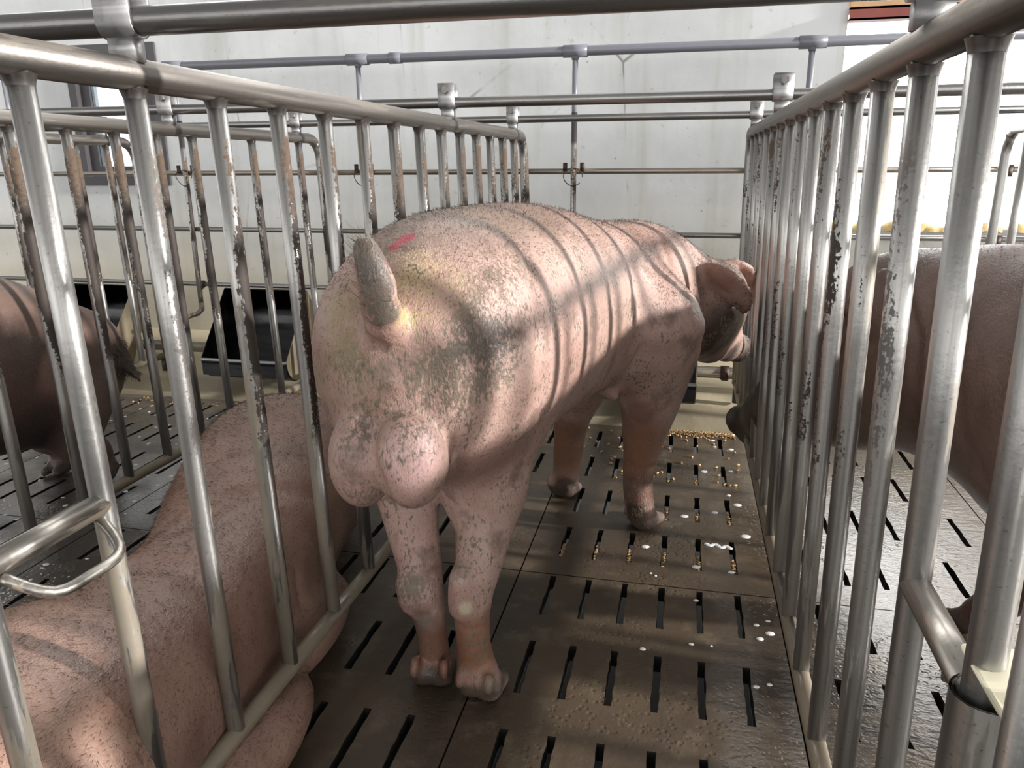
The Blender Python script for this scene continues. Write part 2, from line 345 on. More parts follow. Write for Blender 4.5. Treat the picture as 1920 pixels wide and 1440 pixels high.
# ---------------------------------------------------------------- mesh helpers
class MB:
    def __init__(s): s.v = []; s.f = []
    def add(s, v, f):
        n = len(s.v); s.v += [tuple(p) for p in v]; s.f += [tuple(i+n for i in q) for q in f]; return s
    def box(s, a, b, M=None):
        x0, y0, z0 = a; x1, y1, z1 = b
        v = [(x0,y0,z0),(x1,y0,z0),(x1,y1,z0),(x0,y1,z0),(x0,y0,z1),(x1,y0,z1),(x1,y1,z1),(x0,y1,z1)]
        if M is not None: v = [tuple(M@Vector(p)) for p in v]
        return s.add(v, [(3,2,1,0),(4,5,6,7),(0,1,5,4),(1,2,6,5),(2,3,7,6),(3,0,4,7)])
    def tube(s, path, r, seg=16, cap=True):
        P = [Vector(p) for p in path]; n = len(P); rs = r if isinstance(r, (list, tuple)) else [r]*n
        T = [(P[min(i+1, n-1)]-P[max(i-1, 0)]).normalized() for i in range(n)]
        a = Vector((0, 0, 1)) if abs(T[0].z) < .9 else Vector((0, 1, 0))
        N = (a-T[0]*a.dot(T[0])).normalized(); V = []; F = []
        for i in range(n):
            N = (N-T[i]*N.dot(T[i])).normalized(); B = T[i].cross(N)
            for k in range(seg):
                t = 2*math.pi*k/seg; V.append(P[i]+(N*math.cos(t)+B*math.sin(t))*rs[i])
        for i in range(n-1):
            for k in range(seg):
                k2 = (k+1) % seg; F.append((i*seg+k, i*seg+k2, (i+1)*seg+k2, (i+1)*seg+k))
        if cap:
            F.append(tuple(reversed(range(seg)))); F.append(tuple((n-1)*seg+k for k in range(seg)))
        return s.add(V, F)
    def build(s, name, mat, parent=None, smooth=True):
        me = bpy.data.meshes.new(name); me.from_pydata(s.v, [], s.f); me.update()
        if smooth:
            me.polygons.foreach_set('use_smooth', [len(p.vertices) == 4 for p in me.polygons])
        o = bpy.data.objects.new(name, me); col.objects.link(o)
        if mat: me.materials.append(mat)
        if parent: o.parent = parent
        return o
def rounded(o, w=.004, seg=2):
    m = o.modifiers.new('bevel', 'BEVEL'); m.width = w; m.segments = seg; m.limit_method = 'ANGLE'; return o
def tag(o, label=None, cat=None, group=None, kind=None):
    if label: o['label'] = label
    if cat: o['category'] = cat
    if group: o['group'] = group
    if kind: o['kind'] = kind
    return o
def empty(name, loc=(0, 0, 0)):
    o = bpy.data.objects.new(name, None); o.location = loc; o.empty_display_size = .1; col.objects.link(o); return o
def flat_faces(o):
    for p in o.data.polygons: p.use_smooth = False
    return o
# ---------------------------------------------------------------- node helpers
class NT:
    def __init__(s, name):
        s.m = bpy.data.materials.new(name); s.m.use_nodes = True; s.n = s.m.node_tree.nodes; s.l = s.m.node_tree.links
        s.b = s.n['Principled BSDF']; s.pos = s.n.new('ShaderNodeNewGeometry').outputs['Position']
    def put(s, v, sock):
        if isinstance(v, (int, float)): sock.default_value = v
        elif isinstance(v, (tuple, list)): sock.default_value = tuple(v)+((1,) if len(v) == 3 and len(sock.default_value) == 4 else ())
        else: s.l.new(v, sock)
    def math(s, op, a, b=0.0, c=None):
        n = s.n.new('ShaderNodeMath'); n.operation = op; s.put(a, n.inputs[0]); s.put(b, n.inputs[1])
        if c is not None: s.put(c, n.inputs[2])
        return n.outputs[0]
    def vmap(s, scale=(1, 1, 1), loc=(0, 0, 0), rot=(0, 0, 0), src=None):
        n = s.n.new('ShaderNodeMapping'); s.l.new(src or s.pos, n.inputs[0]); n.inputs['Scale'].default_value = scale
        n.inputs['Location'].default_value = loc; n.inputs['Rotation'].default_value = rot; return n.outputs[0]
    def noise(s, scale, detail=4, rough=.55, vec=None, dist=0.0):
        n = s.n.new('ShaderNodeTexNoise'); s.l.new(vec or s.pos, n.inputs['Vector']); n.inputs['Scale'].default_value = scale
        n.inputs['Detail'].default_value = detail; n.inputs['Roughness'].default_value = rough; n.inputs['Distortion'].default_value = dist
        return n.outputs['Fac']
    def voro(s, scale, vec=None, feat='F1', out='Distance'):
        n = s.n.new('ShaderNodeTexVoronoi'); n.feature = feat; s.l.new(vec or s.pos, n.inputs['Vector']); n.inputs['Scale'].default_value = scale
        return n.outputs[out]
    def ramp(s, x, a, b, lo=0.0, hi=1.0, kind='SMOOTHSTEP'):
        n = s.n.new('ShaderNodeMapRange'); n.interpolation_type = kind; s.put(x, n.inputs[0])
        for i, v in enumerate((a, b, lo, hi)): n.inputs[i+1].default_value = v
        return n.outputs[0]
    def mix(s, f, a, b):
        n = s.n.new('ShaderNodeMix'); n.data_type = 'RGBA'; s.put(f, n.inputs[0]); s.put(a, n.inputs[6]); s.put(b, n.inputs[7]); return n.outputs[2]
    def xyz(s):
        n = s.n.new('ShaderNodeSeparateXYZ'); s.l.new(s.pos, n.inputs[0]); return n.outputs
    def ball(s, c, r):
        n = s.n.new('ShaderNodeVectorMath'); n.operation = 'DISTANCE'; s.l.new(s.pos, n.inputs[0]); n.inputs[1].default_value = c
        return s.ramp(n.outputs['Value'], 0, r, 1, 0)
    def bump(s, h, strength=.3, dist=.01, prev=None):
        n = s.n.new('ShaderNodeBump'); n.inputs['Strength'].default_value = strength; n.inputs['Distance'].default_value = dist; s.l.new(h, n.inputs['Height'])
        if prev: s.l.new(prev, n.inputs['Normal'])
        return n.outputs[0]
    def out(s, color=None, rough=None, metal=None, normal=None, spec=None, sss=None, coat=None):
        if color is not None: s.put(color, s.b.inputs['Base Color'])
        if rough is not None: s.put(rough, s.b.inputs['Roughness'])
        if metal is not None: s.put(metal, s.b.inputs['Metallic'])
        if normal is not None: s.l.new(normal, s.b.inputs['Normal'])
        if spec is not None: s.put(spec, s.b.inputs['Specular IOR Level'])
        if coat is not None: s.put(coat, s.b.inputs['Coat Weight'])
        if sss: s.b.inputs['Subsurface Weight'].default_value = sss; s.b.inputs['Subsurface Radius'].default_value = (1, .4, .25); s.b.inputs['Subsurface Scale'].default_value = .012
        return s.m
def steel(name, tan=.5, rust=0.0, base=(.36, .355, .345), rough=.37, along='z', side=(1, .3, 0)):
    """galvanised pipe; tan: dried dung, mostly low down; rust: brown-black crust where the animals rub, in long runs on one side"""
    t = NT(name); x, y, z = t.xyz(); k = {'x': (1, 24, 24), 'y': (24, 1, 24), 'z': (24, 24, 1)}[along]
    sc = lambda f, g=1.0: tuple(v*f if v > 1 else v*g for v in k)
    nrm = t.n.new('ShaderNodeNewGeometry').outputs['Normal']
    dt = t.n.new('ShaderNodeVectorMath'); dt.operation = 'DOT_PRODUCT'; t.l.new(nrm, dt.inputs[0]); dt.inputs[1].default_value = side
    sd_ = t.ramp(dt.outputs['Value'], -.5, .9)
    streak = t.noise(1, 3, .5, t.vmap(sc(2.6, .8)))
    c = t.mix(t.ramp(streak, .35, .65), tuple(v*.72 for v in base), tuple(min(1, v*1.2) for v in base))
    ed = t.noise(1, 6, .65, t.vmap(sc(1.0, 2.6), (3, 1, 2)))
    zt = t.ramp(z, .15, 1.0, 1, 0)
    mt = t.ramp(t.math('ADD', ed, t.math('SUBTRACT', t.math('MULTIPLY', zt, .26*tan), t.math('MULTIPLY', sd_, .08))), .55, .61)
    mt = t.math('MULTIPLY', mt, min(.9, tan*1.3))
    c = t.mix(mt, c, t.mix(t.noise(14, 5), (.13, .10, .065), (.27, .225, .155)))
    met, ro = t.math('SUBTRACT', .92, t.math('MULTIPLY', mt, .85)), t.math('ADD', rough, t.math('MULTIPLY', mt, .3))
    if rust:
        e2 = t.math('ADD', t.noise(1, 6, .75, t.vmap(sc(.6, 2.2), (7, 3, 0))), t.math('MULTIPLY', t.math('SUBTRACT', t.noise(110, 3, .7), .5), .35))
        win = t.math('MULTIPLY', t.ramp(z, .50, .80), t.ramp(z, 1.16, 1.27, 1, 0))
        w = t.math('MULTIPLY', win, t.ramp(y, .8, 2.0, .1, 1.0))
        mr = t.ramp(t.math('ADD', t.math('ADD', e2, t.math('MULTIPLY', w, .17*rust)), t.math('MULTIPLY', t.math('SUBTRACT', sd_, .5), .22)), .63, .66)
        mr = t.math('MULTIPLY', mr, t.ramp(w, .05, .25))
        tone = t.ramp(t.math('ADD', t.noise(75, 5, .75), t.math('MULTIPLY', t.ramp(z, .95, 1.22), .35)), .55, .85)
        c = t.mix(mr, c, t.mix(tone, (.026, .018, .014), (.085, .056, .037)))
        met = t.math('MULTIPLY', met, t.math('SUBTRACT', 1, mr)); ro = t.math('MAXIMUM', ro, t.math('MULTIPLY', mr, .7))
    sp = t.ramp(t.noise(200, 3), .64, .72)
    c = t.mix(t.math('MULTIPLY', sp, .45), c, (.09, .07, .05))
    if along == 'z':  # scorched weld at the top rail
        c = t.mix(t.math('MULTIPLY', t.ramp(t.math('ADD', z, t.math('MULTIPLY', t.noise(30, 3), .02)), 1.262, 1.285), .75), c, (.05, .035, .03))
    n = t.bump(t.noise(90, 4), .12, .003); n = t.bump(ed, .15, .004, n)
    return t.out(c, ro, met, n)
M_steel = steel('stained_steel', .6, 1.0)
M_steel_r = steel('steel_scuffed', .45, -.35, side=(-1, -.4, 0))
M_steel_rust = steel('crusted_steel', .35, 1.5)
M_rail = steel('grey_rail_steel', .25, 0, (.19, .175, .16), .45, 'y', (0, 0, -1))
M_low = steel('low_rail_steel', .8, 0, (.34, .32, .29), .36, 'y', (0, 0, 1))
M_thick = steel('thick_pipe_steel', .6, 0, (.30, .28, .25), .4, 'x', (0, 0, 1))
M_clean = steel('plain_steel', .12, 0, (.24, .235, .23), .34, 'x')
M_post = steel('post_steel', .3, 0, (.42, .42, .41), .32)
M_zinc = steel('zinc_clamp', .1, 0, (.36, .36, .36), .5, 'x')
def simple(name, c, rough=.5, metal=0.0, var=.12, sc=20, bump=.1):
    t = NT(name); n = t.noise(sc, 5)
    cc = t.mix(n, tuple(v*(1-var) for v in c), tuple(min(1, v*(1+var)) for v in c))
    return t.out(cc, rough, metal, t.bump(n, bump, .004))
M_pvc = simple('grey_pvc', (.165, .17, .20), .35, 0, .1)
M_black = simple('black_steel', (.03, .03, .03), .5)
M_wire = simple('rusty_wire', (.06, .04, .03), .6, .5)
M_dark_frame = simple('dark_window_frame', (.055, .05, .055), .45)
M_red = simple('red_oxide_paint', (.27, .06, .045), .5, 0, .3, 12)
M_wood = simple('raw_timber', (.62, .40, .22), .6, 0, .25, 15, .2)
M_foam = simple('yellow_spray_foam', (.80, .56, .26), .8, 0, .35, 30, 1)
M_cream = simple('cream_plastic', (.70, .66, .50), .45, 0, .12)
def stainless():
    t = NT('dark_stainless'); n = t.noise(1, 4, .6, t.vmap((3, 40, 40)))
    return t.out(t.mix(n, (.02, .02, .021), (.06, .06, .062)), t.ramp(t.noise(7), .3, .7, .12, .32), 1.0, t.bump(t.noise(14), .12, .01))
M_stainless = stainless()
def stainless_plate():
    t = NT('wall_reflection_stainless'); n = t.noise(12, 5)
    return t.out(t.mix(n, (.26, .21, .15), (.36, .31, .23)), .45, .6)  # tan in the colour stands for the beige wall reflected in the plate
M_plate = stainless_plate()
def wall_mat():
    t = NT('cast_concrete'); x, y, z = t.xyz()
    n1 = t.noise(1.3, 6, .6); st = t.noise(1, 4, .6, t.vmap((5, 5, .3)))
    c = t.mix(t.ramp(n1, .3, .7), (.60, .62, .63), (.76, .78, .79))
    c = t.mix(t.math('MULTIPLY', t.ramp(st, .5, .72), .6), c, (.48, .48, .42))
    # beige tint over the lower metre of wall, fading out upwards
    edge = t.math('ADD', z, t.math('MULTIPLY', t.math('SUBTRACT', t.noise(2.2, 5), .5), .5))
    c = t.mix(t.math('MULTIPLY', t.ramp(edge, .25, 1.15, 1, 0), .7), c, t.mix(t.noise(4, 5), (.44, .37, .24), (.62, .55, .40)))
    pit = t.ramp(t.voro(9), .035, .06, 1, 0); pn = t.ramp(t.noise(5), .45, .55)
    c = t.mix(t.math('MULTIPLY', t.math('MULTIPLY', pit, pn), .55), c, (.17, .16, .14))
    pit2 = t.ramp(t.noise(24, 3), .66, .74)
    c = t.mix(t.math('MULTIPLY', pit2, .3), c, (.28, .27, .24))
    crack = t.ramp(t.voro(.9, t.vmap((1, 1, .5), (.35, 0, .2)), 'DISTANCE_TO_EDGE'), .0, .006, 1, 0)
    c = t.mix(t.math('MULTIPLY', crack, t.ramp(t.noise(3), .5, .7)), c, (.25, .24, .22))
    return t.out(c, .75, 0, t.bump(t.noise(22, 4), .10, .008))
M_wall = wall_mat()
def curb_mat():
    t = NT('curb_concrete'); x, y, z = t.xyz(); n = t.noise(4, 6)
    edge = t.math('ADD', y, t.math('MULTIPLY', t.math('SUBTRACT', t.noise(6, 4), .5), .14))
    wet = t.ramp(edge, 3.55, 3.63, 1, 0)
    c = t.mix(n, (.42, .36, .24), (.58, .52, .38))
    c = t.mix(t.math('MULTIPLY', wet, .8), c, t.mix(n, (.17, .14, .095), (.30, .26, .18)))
    return t.out(c, t.ramp(wet, 0, 1, .7, .4), 0, t.bump(t.noise(25), .2, .01))
M_curb = curb_mat()
def floor_mat():
    t = NT('cast_iron_floor'); x, y, z = t.xyz()
    n1 = t.noise(2.1, 6, .6); n2 = t.noise(11, 6, .65); n3 = t.noise(1, 4, .6, t.vmap((14, 3, 1)))
    c = t.mix(t.ramp(n1, .3, .7), (.045, .033, .023), (.100, .071, .045))
    c = t.mix(t.math('MULTIPLY', t.ramp(n2, .5, .72), .6), c, (.17, .135, .09))
    c = t.mix(t.math('MULTIPLY', t.ramp(n3, .52, .75), .4), c, (.035, .028, .024))
    left = t.ramp(x, .1, -.3); c = t.mix(t.math('MULTIPLY', left, .45), c, (.10, .10, .10))
    # water: pooled by the right-hand bars and all over the stall beyond them
    wx = t.ramp(x, .82, 1.12); wl_ = t.ramp(x, -.2, -.6, 0, .55)
    wet = t.math('ADD', t.math('MAXIMUM', wx, wl_), t.math('MULTIPLY', t.math('SUBTRACT', t.noise(5, 5), .5), 1.5))
    wet = t.ramp(wet, .1, .75)
    far = t.ramp(y, 1.9, 2.8, 0, .4)
    wet = t.math('MAXIMUM', wet, far)
    ro = t.ramp(wet, 0, 1, .52, .2)
    # cast dimples between the slots
    dv = t.voro(62, t.vmap((1, 1, .02))); dim = t.ramp(dv, .18, .42)
    cell = t.ramp(t.noise(3.2, 3), .42, .6)
    b = t.bump(t.math('MULTIPLY', dim, cell), .35, .003)
    b = t.bump(t.noise(38, 5, .7), .4, .004, b)
    rip = t.noise(1, 4, .6, t.vmap((26, 60, 1)))
    b = t.bump(t.math('MULTIPLY', rip, t.ramp(x, .85, 1.1)), .6, .0035, b)
    t.b.inputs['Coat Roughness'].default_value = .28; t.b.inputs['Coat IOR'].default_value = 1.9; t.l.new(b, t.b.inputs['Coat Normal'])
    return t.out(c, ro, 0, b, t.ramp(wet, 0, 1, .35, 1.0), None, t.math('MULTIPLY', wet, .6))
M_floor = floor_mat()
M_pit = simple('pit_black', (.006, .005, .004), .9)
M_pellet = simple('feed_pellet', (.52, .34, .17), .8, 0, .4, 60)
def foam_mat():
    t = NT('white_froth'); return t.out((.82, .83, .84), .25, 0, t.bump(t.voro(400), .4, .002))
M_froth = foam_mat()
def skin(name, a, b, patches=(), speck=.5, speck_c=(.10, .085, .07), spot_scale=1.0, brown=(), rough=.45, red=None, ztop=None, dust=(.27, .22, .165, .22), hairc=.4, hoof=.058):
    """a, b: the two skin tones; patches: (centre, radius, colour, strength) of caked dirt; brown: (centre, radius, colour, strength) of solid colouring"""
    t = NT(name); x, y, z = t.xyz()
    n1 = t.noise(4.5, 3, .6); nb = t.math('MULTIPLY', t.math('SUBTRACT', t.noise(9, 4, .6), .5), .9)
    c = t.mix(t.ramp(n1, .32, .68), a, b)
    c = t.mix(t.math('MULTIPLY', t.ramp(t.noise(2.7, 3), .38, .62), dust[3]), c, dust[:3])
    for cc, r, colr, s in brown:
        m = t.math('MULTIPLY', t.ramp(t.math('ADD', t.ball(cc, r), nb), .02, .72), s)
        c = t.mix(m, c, colr)
    if ztop:  # darker hair along the ridge of the back
        c = t.mix(t.math('MULTIPLY', t.ramp(t.math('ADD', z, t.math('MULTIPLY', nb, .12)), ztop[0], ztop[1]), ztop[3]), c, ztop[2])
    grain = t.noise(150*spot_scale, 2, .6, t.vmap((1, 1, .5)))
    cl = t.noise(13, 4, .65)
    gr = t.math('ADD', t.math('MULTIPLY', t.math('SUBTRACT', grain, .5), 2.3), t.math('MULTIPLY', t.math('SUBTRACT', cl, .5), 1.7))
    for cc, r, colr, s in patches:
        v = t.math('ADD', t.math('MULTIPLY', t.ball(cc, r), s*.95), gr)
        c = t.mix(t.math('MULTIPLY', t.ramp(v, .22, .85), .85), c, colr)
    if hoof:  # horn of the hooves
        c = t.mix(t.math('MULTIPLY', t.ramp(t.math('ADD', z, t.math('MULTIPLY', nb, .03)), hoof*.7, hoof*1.15, 1, 0), .85), c, (.055, .042, .034))
    sp = t.ramp(gr, .42, .60)
    c = t.mix(t.math('MULTIPLY', sp, speck), c, speck_c)
    if red:
        m = t.math('MAXIMUM', t.ball(red[0], red[2]), t.ball(red[1], red[2]*.8))
        m = t.ramp(t.math('ADD', m, t.math('MULTIPLY', gr, .25)), .25, .45)
        c = t.mix(t.math('MULTIPLY', m, .85), c, (.40, .02, .06))
    hair = t.noise(1, 2, .6, t.vmap((300, 110, 110), (0, 0, 0), (.3, .2, .4)))
    crk = t.voro(150*spot_scale, t.vmap((1, 1, .6)), 'DISTANCE_TO_EDGE')
    c = t.mix(t.math('MULTIPLY', t.ramp(hair, .52, .72), hairc), c, (.17, .11, .08))
    c = t.mix(t.ramp(crk, .0, .09, .10, 0), c, (.14, .10, .08))
    b_ = t.bump(hair, .5, .003); b_ = t.bump(t.ramp(crk, 0, .2), .2, .0012, b_); b_ = t.bump(t.noise(38, 3, .65), .4, .006, b_)
    return t.out(c, t.ramp(n1, .3, .7, rough-.05, rough+.10), 0, b_, .45)
PINK_A, PINK_B = (.33, .20, .168), (.475, .32, .278)
OLIVE, GREY, YEL, BROWN = (.24, .19, .10), (.075, .065, .055), (.50, .38, .19), (.15, .065, .04)
M_tan = skin('tan_boar_skin', (.215, .125, .095), (.33, .205, .16), patches=[((-.3,1.9,.45), .3, (.18, .09, .06), .35), ((-.2,1.0,.4), .3, (.2, .12, .09), .25)],
             brown=[((-.4,2.3,.35), .4, (.22, .10, .06), .6)], speck=.35, speck_c=(.12, .07, .05), rough=.36, hoof=0, dust=(.30, .19, .13, .25))
M_brown = skin('dark_red_boar_skin', (.085, .052, .043), (.16, .10, .083), speck=.5, speck_c=(.05, .03, .025),
               brown=[((1.1,2.85,.25), .55, (.022, .015, .013), 1.0), ((1.6,1.95,.15), .35, (.07, .03, .022), .8)], rough=.42, dust=(.14, .09, .07, .15))
M_brown2 = skin('chestnut_boar_skin', (.055, .03, .025), (.095, .053, .044), speck=.3, speck_c=(.04, .025, .02),
               brown=[(W(100,700,2.1), .13, (.30, .17, .14), .6), (W(20,820,2.0), .28, (.03, .02, .02), .8), (W(110,880,2.2), .12, (.26, .12, .07), .7), (W(235,672,2.46), .13, (.02, .013, .011), 1.0)], rough=.45)
M_hair = simple('dark_bristle', (.10, .06, .04), .5)
M_hair_l = simple('pale_bristle', (.36, .24, .16), .5)
# ---------------------------------------------------------------- the setting
XL, XR = -5.5, 5.0
def slot_floor():
    mb = MB(); rnd = random.Random(3)
    x0, pit = .4908, .10454; hw = .0088
    cols_ = [x0+pit*k for k in range(-44, 32) if (k+1) % 7 != 0]
    xs = [(-4.9, None)]
    rows_ = [(3.2835-.325*k-.205, 3.2835-.325*k) for k in range(0, 11)]
    rows_ = [r for r in rows_ if r[1] > -.2]; rows_ = rows_[::-1]
    seams = [x0+pit*k for k in range(-44, 32) if (k+1) % 7 == 0]; sw = .0022
    opens = sorted([(c-hw, c+hw, 1) for c in cols_]+[(s-sw, s+sw, 2) for s in seams])
    xe = [-4.2]; kind = []
    for a, b, k in opens:
        if a < -4.15: continue
        kind.append(0); xe.append(a); kind.append(k); xe.append(b)
    kind.append(0); xe.append(3.9)
    ye = [-.6]; rk = []
    yseam = [1.994, .612]
    items = sorted([(a, b, 1) for a, b in rows_]+[(s-sw, s+sw, 2) for s in yseam])
    for a, b, k in items:
        if a < ye[-1]: continue
        rk.append(0); ye.append(a)
        if k == 1:
            N = 8
            for i in range(1, N+1): rk.append(1); ye.append(a+(b-a)*i/N)
        else: rk.append(2); ye.append(b)
    rk.append(0); ye.append(3.375)
    nx, ny = len(xe), len(ye); T = -.045
    V = []
    for j in range(ny):
        inr = (rk[j-1] == 1 if j > 0 else False) or (rk[j] == 1 if j < ny-1 else False)
        for i in range(nx):
            x = xe[i]
            on = (i > 0 and kind[i-1] == 1) or (i < nx-1 and kind[i] == 1)
            y = ye[j]
            if on and inr: x += rnd.uniform(-.0016, .0016)
            V.append((x, y, 0))
    n0 = len(V); V += [(x, y, T) for x, y, z in V]
    hole = np.zeros((nx-1, ny-1), bool)
    for i in range(nx-1):
        for j in range(ny-1):
            if (kind[i] == 1 and rk[j] == 1) or kind[i] == 2 or (rk[j] == 2): hole[i, j] = True
    F = []
    I = lambda i, j, b=0: j*nx+i+b*n0
    for i in range(nx-1):
        for j in range(ny-1):
            if not hole[i, j]: F.append((I(i, j), I(i+1, j), I(i+1, j+1), I(i, j+1))); continue
            for di, dj, e in ((-1, 0, ((i, j+1), (i, j))), (1, 0, ((i+1, j), (i+1, j+1))), (0, -1, ((i, j), (i+1, j))), (0, 1, ((i+1, j+1), (i, j+1)))):
                a, b = i+di, j+dj
                if 0 <= a < nx-1 and 0 <= b < ny-1 and hole[a, b]: continue
                p, q = e; F.append((I(*p), I(*q), I(*q, 1), I(*p, 1)))
    mb.add(V, F)
    o = mb.build('floor', M_floor, smooth=False); o.data.materials.append(M_pit)
    for p in o.data.polygons:
        if abs(p.normal.z) < .5: p.material_index = 1  # slot walls near black: shade inside the slots put into the colour
    return tag(o, kind='structure')
slot_floor()
MB().box((-4.4, -.7, -.62), (4.1, 3.45, -.6)).build('trim_1', M_pit, smooth=False)['kind'] = 'structure'
# sloping curb between the slotted floor and the wall
WY = 4.10
cb = MB(); cb.add([(-4.4,3.375,-.05),(4.1,3.375,-.05),(4.1,3.375,0),(-4.4,3.375,0),(4.1,WY,.20),(-4.4,WY,.20),(4.1,WY,-.05),(-4.4,WY,-.05)],
       [(0,1,2,3),(3,2,4,5),(1,6,4,2),(0,3,5,7),(5,4,6,7),(0,7,6,1)])
cb.build('trim_2', M_curb, smooth=False)['kind'] = 'structure'
OX0, OZ0, OZ1 = 1.50, .86, 1.80; WX0, WX1, WZ0, WZ1 = -2.76, -2.16, 1.07, 1.85
w = MB()
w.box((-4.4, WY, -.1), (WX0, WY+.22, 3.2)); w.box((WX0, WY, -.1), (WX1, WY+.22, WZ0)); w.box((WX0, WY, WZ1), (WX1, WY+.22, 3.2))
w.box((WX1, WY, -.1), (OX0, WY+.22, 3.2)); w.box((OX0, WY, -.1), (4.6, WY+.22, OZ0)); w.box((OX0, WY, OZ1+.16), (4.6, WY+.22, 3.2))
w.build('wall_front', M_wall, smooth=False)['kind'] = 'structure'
# the large opening on the right: timber and red steel lintel, spray foam along the sill
o = rounded(MB().box((OX0, WY-.01, OZ1+.045), (4.6, WY+.12, OZ1+.16)).build('trim_3', M_wood, smooth=False)); tag(o, 'raw timber batten above the red steel lintel', kind='structure')
rb = MB(); rb.box((OX0, WY-.03, OZ1+.0), (4.6, WY-.02, OZ1+.055)); rb.box((OX0, WY-.03, OZ1+.045), (4.6, WY+.05, OZ1+.055)); rb.box((OX0, WY-.03, OZ1), (4.6, WY+.05, OZ1+.008))
tag(rb.build('trim_4', M_red, smooth=False), 'red painted steel channel over the wide opening', kind='structure')
def foam_line():
    V = []; F = []; rnd = random.Random(5); n = 150
    for i in range(n):
        x = OX0+i*.02; h = .028+.014*math.sin(i*.9)+rnd.uniform(-.006, .01); d = .02+rnd.uniform(-.006, .012)
        for k in range(7):
            a = math.pi*k/6; V.append((x, WY+.03-d*math.cos(a)*1.6, OZ0-.012+h*math.sin(a)+rnd.uniform(-.003, .003)))
    for i in range(n-1):
        for k in range(6): F.append((i*7+k, (i+1)*7+k, (i+1)*7+k+1, i*7+k+1))
    F += [tuple(range(7)), tuple((n-1)*7+6-k for k in range(7))]
    return MB().add(V, F).build('trim_5', M_foam)
tag(foam_line(), 'yellow spray foam bead along the sill', kind='structure')
wi = empty('window_1', ((WX0+WX1)/2, WY+.05, WZ0)); wi['kind'] = 'structure'
def rel(mb, o):
    L = o.location; mb.v = [(a-L[0], b-L[1], c-L[2]) for a, b, c in mb.v]; return mb
fr = MB(); t_ = .05
for a, b in (((WX0, WZ0), (WX1, WZ0+t_)), ((WX0, WZ1-t_), (WX1, WZ1)), ((WX0, WZ0+t_), (WX0+t_, WZ1-t_)), ((WX1-t_, WZ0+t_), (WX1, WZ1-t_))):
    fr.box((a[0], WY-.015, a[1]), (b[0], WY+.10, b[1]))
rel(fr, wi).build('window_frame', M_dark_frame, wi, smooth=False)
sa = MB(); a0, a1, z0, z1 = WX0+t_, WX1-t_-.0, WZ0+t_, WZ1-t_
for a, b in (((a0, z0), (a1, z0+.06)), ((a0, z1-.06), (a1, z1)), ((a0, z0+.06), (a0+.06, z1-.06)), ((a1-.06, z0+.06), (a1, z1-.06))):
    sa.box((a[0], WY+.02, a[1]), (b[0], WY+.06, b[1]))
rel(sa, wi).build('sash', M_dark_frame, wi, smooth=False)
tg = NT('window_glass'); tg.b.inputs['Base Color'].default_value = (.62, .70, .78, 1); tg.b.inputs['Roughness'].default_value = .08; tg.b.inputs['Transmission Weight'].default_value = .9; tg.b.inputs['IOR'].default_value = 1.05
rel(MB().box((a0+.06, WY+.035, z0+.06), (a1-.06, WY+.041, z1-.06)), wi).build('pane', tg.m, wi, smooth=False)
tr = NT('white_curtain'); M_curt = simple('white_strip', (.8, .82, .85), .5)
rel(MB().box((a0+.30, WY+.07, z0), (a0+.33, WY+.08, z1)), wi).build('mullion', M_curt, wi, smooth=False)
# outdoor ground and shrubs glimpsed through the small window
M_leaf = simple('hedge_green', (.16, .26, .10), .8, 0, .5, 6)
def hedge():
    V, Q = surface([((ell((-4.6+i*.55+random.uniform(-.1,.1), 8.2+random.uniform(-.2,.2), .7+random.uniform(-.15,.2)), (.5,.45,.6))), .15) for i in range(5)], .09)
    V = V+np.random.uniform(-.05, .05, V.shape)
    return MB().add(V.tolist(), Q.tolist()).build('hedge', M_leaf)
tag(hedge(), 'green hedge outside, seen through the small dark-framed window', 'hedge')
# ---------------------------------------------------------------- barred partitions
YS = [.6369+.2*i for i in range(16)]; YEND = YS[15]; HT, HB = 1.30, .16
GP = 'barred steel partitions between the stalls'
def panel(xt, xb, slope, label, mat, i0=0, gate=True, side=1, railmat=None):
    """xt / xb: where the top and the bottom rail would meet y = 0; slope: drift to the right along the stall"""
    root = empty('stall_partition', (xt, YS[i0], 0)); tag(root, label, 'fence', GP)
    X = lambda y, z: (xb+(xt-xb)*min(1, max(0, (z-HB)/(HT-HB))))+slope*y
    P = lambda y, z: (X(y, z), y, z)
    y0 = YS[i0]-.30
    path = [P(y0, HT), P(1.5, HT), P(2.5, HT), P(YEND-.10, HT)]
    for k in range(1, 9):
        a = math.pi/2*k/8; path.append(P(YEND-.10+.10*math.sin(a), HT-.10+.10*math.cos(a)))
    path += [P(YEND, 1.0), P(YEND, .6), P(YEND, HB)]
    rm = railmat or M_rail
    rel(MB().tube(path[:7], .0235, 20), root).build('top_rail', rm, root)
    rel(MB().tube(path[6:], .0205, 20), root).build('end_post', mat, root)
    rel(MB().tube([P(y0, HB), P(1.5, HB), P(2.5, HB), P(YEND+.02, HB)], .0175, 18), root).build('bottom_rail', M_low, root)
    for i in range(i0, 15):
        m = MB().tube([P(YS[i], HB+.01), P(YS[i], .5), P(YS[i], .9), P(YS[i], HT-.012)], .0162, 18)
        # weld collars where the bar meets the rails
        m.tube([P(YS[i], HT-.034), P(YS[i], HT-.027), P(YS[i], HT-.020)], [.0163, .018, .0205], 18, False)
        rel(m, root).build('bar', mat, root)
    ft = MB().tube([P(YEND-.03, HB-.015), P(YEND-.03, .075)], .016, 12); rel(ft, root).build('foot', M_black, root)
    if gate:
        zg = .715
        rel(MB().tube([P(YS[0], zg), P(YS[1], zg)], .0162, 16), root).build('latch_rail', M_low, root)
    return root, P
